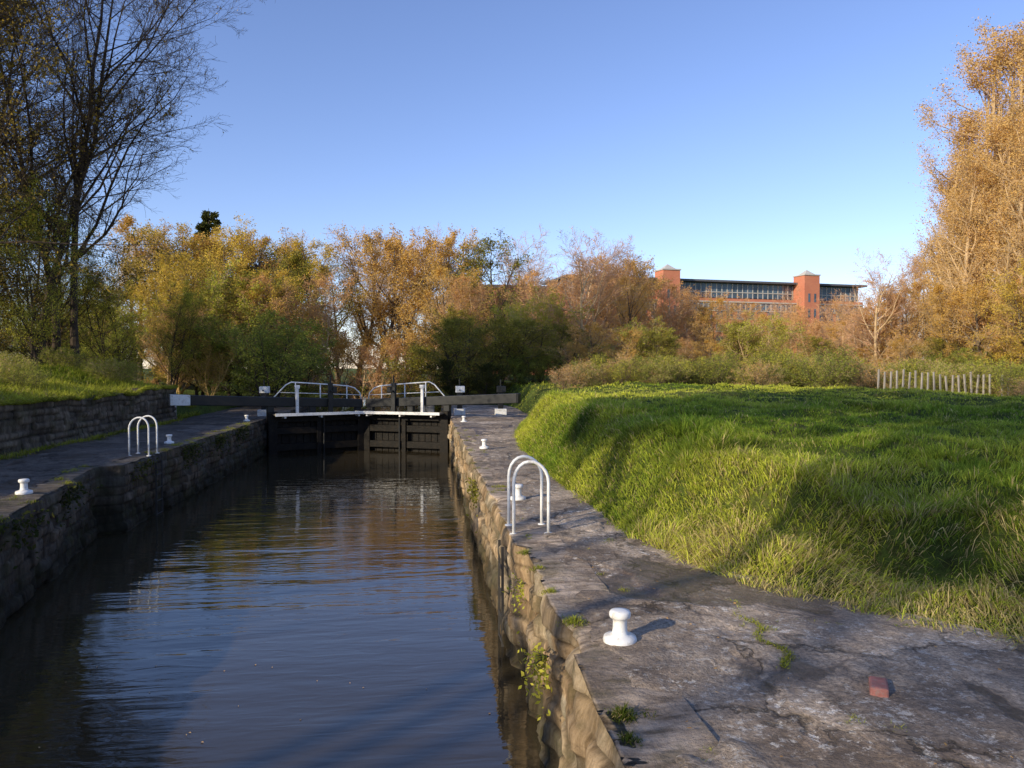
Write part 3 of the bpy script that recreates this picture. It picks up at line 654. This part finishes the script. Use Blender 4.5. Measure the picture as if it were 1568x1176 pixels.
# ------------------------------------------------------------------ buildings
m,nt,bb,o=newmat('window_glass');q=NT(nt);c=q.ramp(q.noise(q.obj(),.3,3),[(.35,(.03,.05,.07)),(.65,(.10,.15,.2))]);q.L(c,bb.inputs['Base Color']);bb.inputs['Roughness'].default_value=.08
M_glass=m
M_roof=simple('slate_roof',(.10,.10,.11),.7,.2,3,.2)
def house(x,y,rz,w,d,h,name,mw,mr):
    E=empty(name);E.location=(x,y,.6);E.rotation_euler=(0,0,rz)
    b=MB();b.box((0,0,h/2),(w,d,h));b.obj('walls',[mw],parent=E)
    b=MB();v=[(-w/2-.3,-d/2-.3,h),(w/2+.3,-d/2-.3,h),(w/2+.3,d/2+.3,h),(-w/2-.3,d/2+.3,h),(-w/2-.3,0,h+d*.25),(w/2+.3,0,h+d*.25)]
    b.add(v,[np.array([[0,1,5,4],[2,3,4,5]]),np.array([[0,4,3],[1,2,5]])]);b.obj('roof',[mr],parent=E)
    b=MB()
    for i in range(3):b.box((-w/2+w*(i+.5)/3,-d/2-.02,h*.55),(1.1,.06,1.1))
    b.obj('windows',[M_glass],parent=E)
house(-24,52,.15,7,4.5,2.4,'white_cottage',simple('white_render',(.6,.58,.54),.8,.08,2,.1),M_roof)
def brickwall(name,c1,c2):
    m,nt,b,o=newmat(name);q=NT(nt);v=q.obj()
    br=q.n('ShaderNodeTexBrick');br.inputs['Scale'].default_value=1.5;br.inputs['Color1'].default_value=(*c1,1);br.inputs['Color2'].default_value=(*c2,1);br.inputs['Mortar'].default_value=(.4,.26,.2,1);br.inputs['Mortar Size'].default_value=.02
    mp=q.obj((1,1,1));sx=q.n('ShaderNodeSeparateXYZ');q.L(mp,sx.inputs[0]);cb=q.n('ShaderNodeCombineXYZ');q.L(q.math('ADD',sx.outputs[0],sx.outputs[1]),cb.inputs[0]);q.L(sx.outputs[2],cb.inputs[1]);q.L(cb.outputs[0],br.inputs['Vector'])
    c=q.mix(.5,br.outputs['Color'],q.ramp(q.noise(v,.4,5),[(.3,c1),(.7,c2)]));q.L(c,b.inputs['Base Color']);b.inputs['Roughness'].default_value=.85;return m
M_bw=brickwall('orange_brick',(.50,.15,.075),(.60,.21,.105))
M_con=simple('pale_concrete',(.5,.47,.42),.8,.1,2,.1)
P1=np.array([34.8,179.]);P2=np.array([118.8,192.4]);dv=P2-P1;LB=np.hypot(*dv);rzB=math.atan2(dv[1],dv[0])
E=empty('brick_office_building');E.location=(P1[0],P1[1],0);E.rotation_euler=(0,0,rzB)
Hb=23.6
b=MB();b.box((LB/2,9,Hb/2-2),(LB,18,Hb-4+0));
b.box((-9,11,10.5),(18,16,21));b.box((-22,8,10),(8.,18,20.6))
b.obj('walls',[M_bw],parent=E)
b=MB();b.box((LB/2,9.6,Hb-1.75),(LB-1,16.6,3.9));
bays=int(LB/3.)
for fl in range(6):
    z=2.2+fl*3.3
    if z>Hb-5.3:break
    for i in range(bays):b.box(((i+.5)*LB/bays,-.03,z),(1.9,.12,1.9))
    for i in range(5):b.box((-2-i*3.4,2.97,z),(1.7,.12,1.7))
b.box((LB/2,-.03,Hb-6.1),(LB-2,.14,1.7))
b.obj('glazing',[M_glass],parent=E)
b=MB()
for i in range(bays*2+1):
    x=i*LB/(bays*2);b.box((min(max(x,.6),LB-.6),1.27,Hb-1.95),(.22,.1,3.7))
    b.box((min(max(x,.6),LB-.6),-.13,Hb-6.1),(.3,.1,1.7))
b.box((LB/2,1.2,Hb-2.3),(LB-1,.16,.2));b.box((LB/2,-.2,Hb-4.9),(LB,.5,.35));b.box((LB/2,-.12,Hb-7.15),(LB,.3,.25))
for fl in range(5):
    z=2.2+fl*3.3
    for i in range(bays):b.box(((i+.5)*LB/bays,-.1,z-1.05),(2.1,.2,.16))
b.obj('mullions',[M_con],parent=E)
b=MB();b.box((LB/2,9,Hb+.35),(LB+1.6,19.4,.5));b.box((-9,11,21.3),(18.8,17,.6));b.box((-22,8,20.7),(9,19,.7));b.obj('roof',[M_roof],parent=E)
b=MB()
for u in(.302,.778):
    x=u*LB;b.box((x,-1.2,12.9),(4.6,4.6,25.8),0,0);b.box((x,-1.2,26.0),(5.0,5.0,.3),0,1)
    for s in(-1,1):
        for z in np.arange(4,24,4.):b.box((x+s*.9,-3.53,z),(.55,.1,2.2),0,2)
    v=[(x-1.7,-2.9,26.15),(x+1.7,-2.9,26.15),(x+1.7,.5,26.15),(x-1.7,.5,26.15),(x,-1.2,27.6)];b.add(v,np.array([[0,1,4],[1,2,4],[2,3,4],[3,0,4]]),1)
b.obj('stair_towers',[M_bw,M_con,M_glass],parent=E)
# ------------------------------------------------------------------ light / sky
el=R(20.5);hd=np.array([-.81,-.58]);hd/=np.hypot(*hd)
w=bpy.data.worlds.new('World');scene.world=w;w.use_nodes=True;nt=w.node_tree
sk=nt.nodes.new('ShaderNodeTexSky');sk.sky_type='NISHITA';sk.sun_disc=False;sk.sun_elevation=el;sk.sun_rotation=math.atan2(hd[0],hd[1])
sk.air_density=1.0;sk.dust_density=.1;sk.ozone_density=1.8;sk.altitude=20
q=NT(nt);hs=q.mix(1.,sk.outputs[0],(1.14,1.12,1.42),'MULTIPLY')
nt.links.new(hs,nt.nodes['Background'].inputs[0]);nt.nodes['Background'].inputs[1].default_value=.15
sl=bpy.data.lights.new('sun','SUN');sl.energy=5.;sl.angle=R(.55);sl.color=(1,.88,.66)
so=bpy.data.objects.new('sun',sl);scene.collection.objects.link(so)
from mathutils import Vector
dirv=Vector((-hd[0]*math.cos(el),-hd[1]*math.cos(el),-math.sin(el)));so.rotation_euler=dirv.to_track_quat('-Z','Y').to_euler()
so.location=(-20,-10,30)
cd=bpy.data.cameras.new('camera');cam=bpy.data.objects.new('camera',cd);scene.collection.objects.link(cam);scene.camera=cam
cam.location=(0,0,1.8);cam.rotation_euler=(R(90-1.25),0,R(-6.7));cd.sensor_width=36;cd.lens=26.4;cd.clip_end=4000;cd.clip_start=.05
scene.view_settings.view_transform='Standard';scene.view_settings.look='None';scene.view_settings.exposure=0
print('built',time.time()-T0)
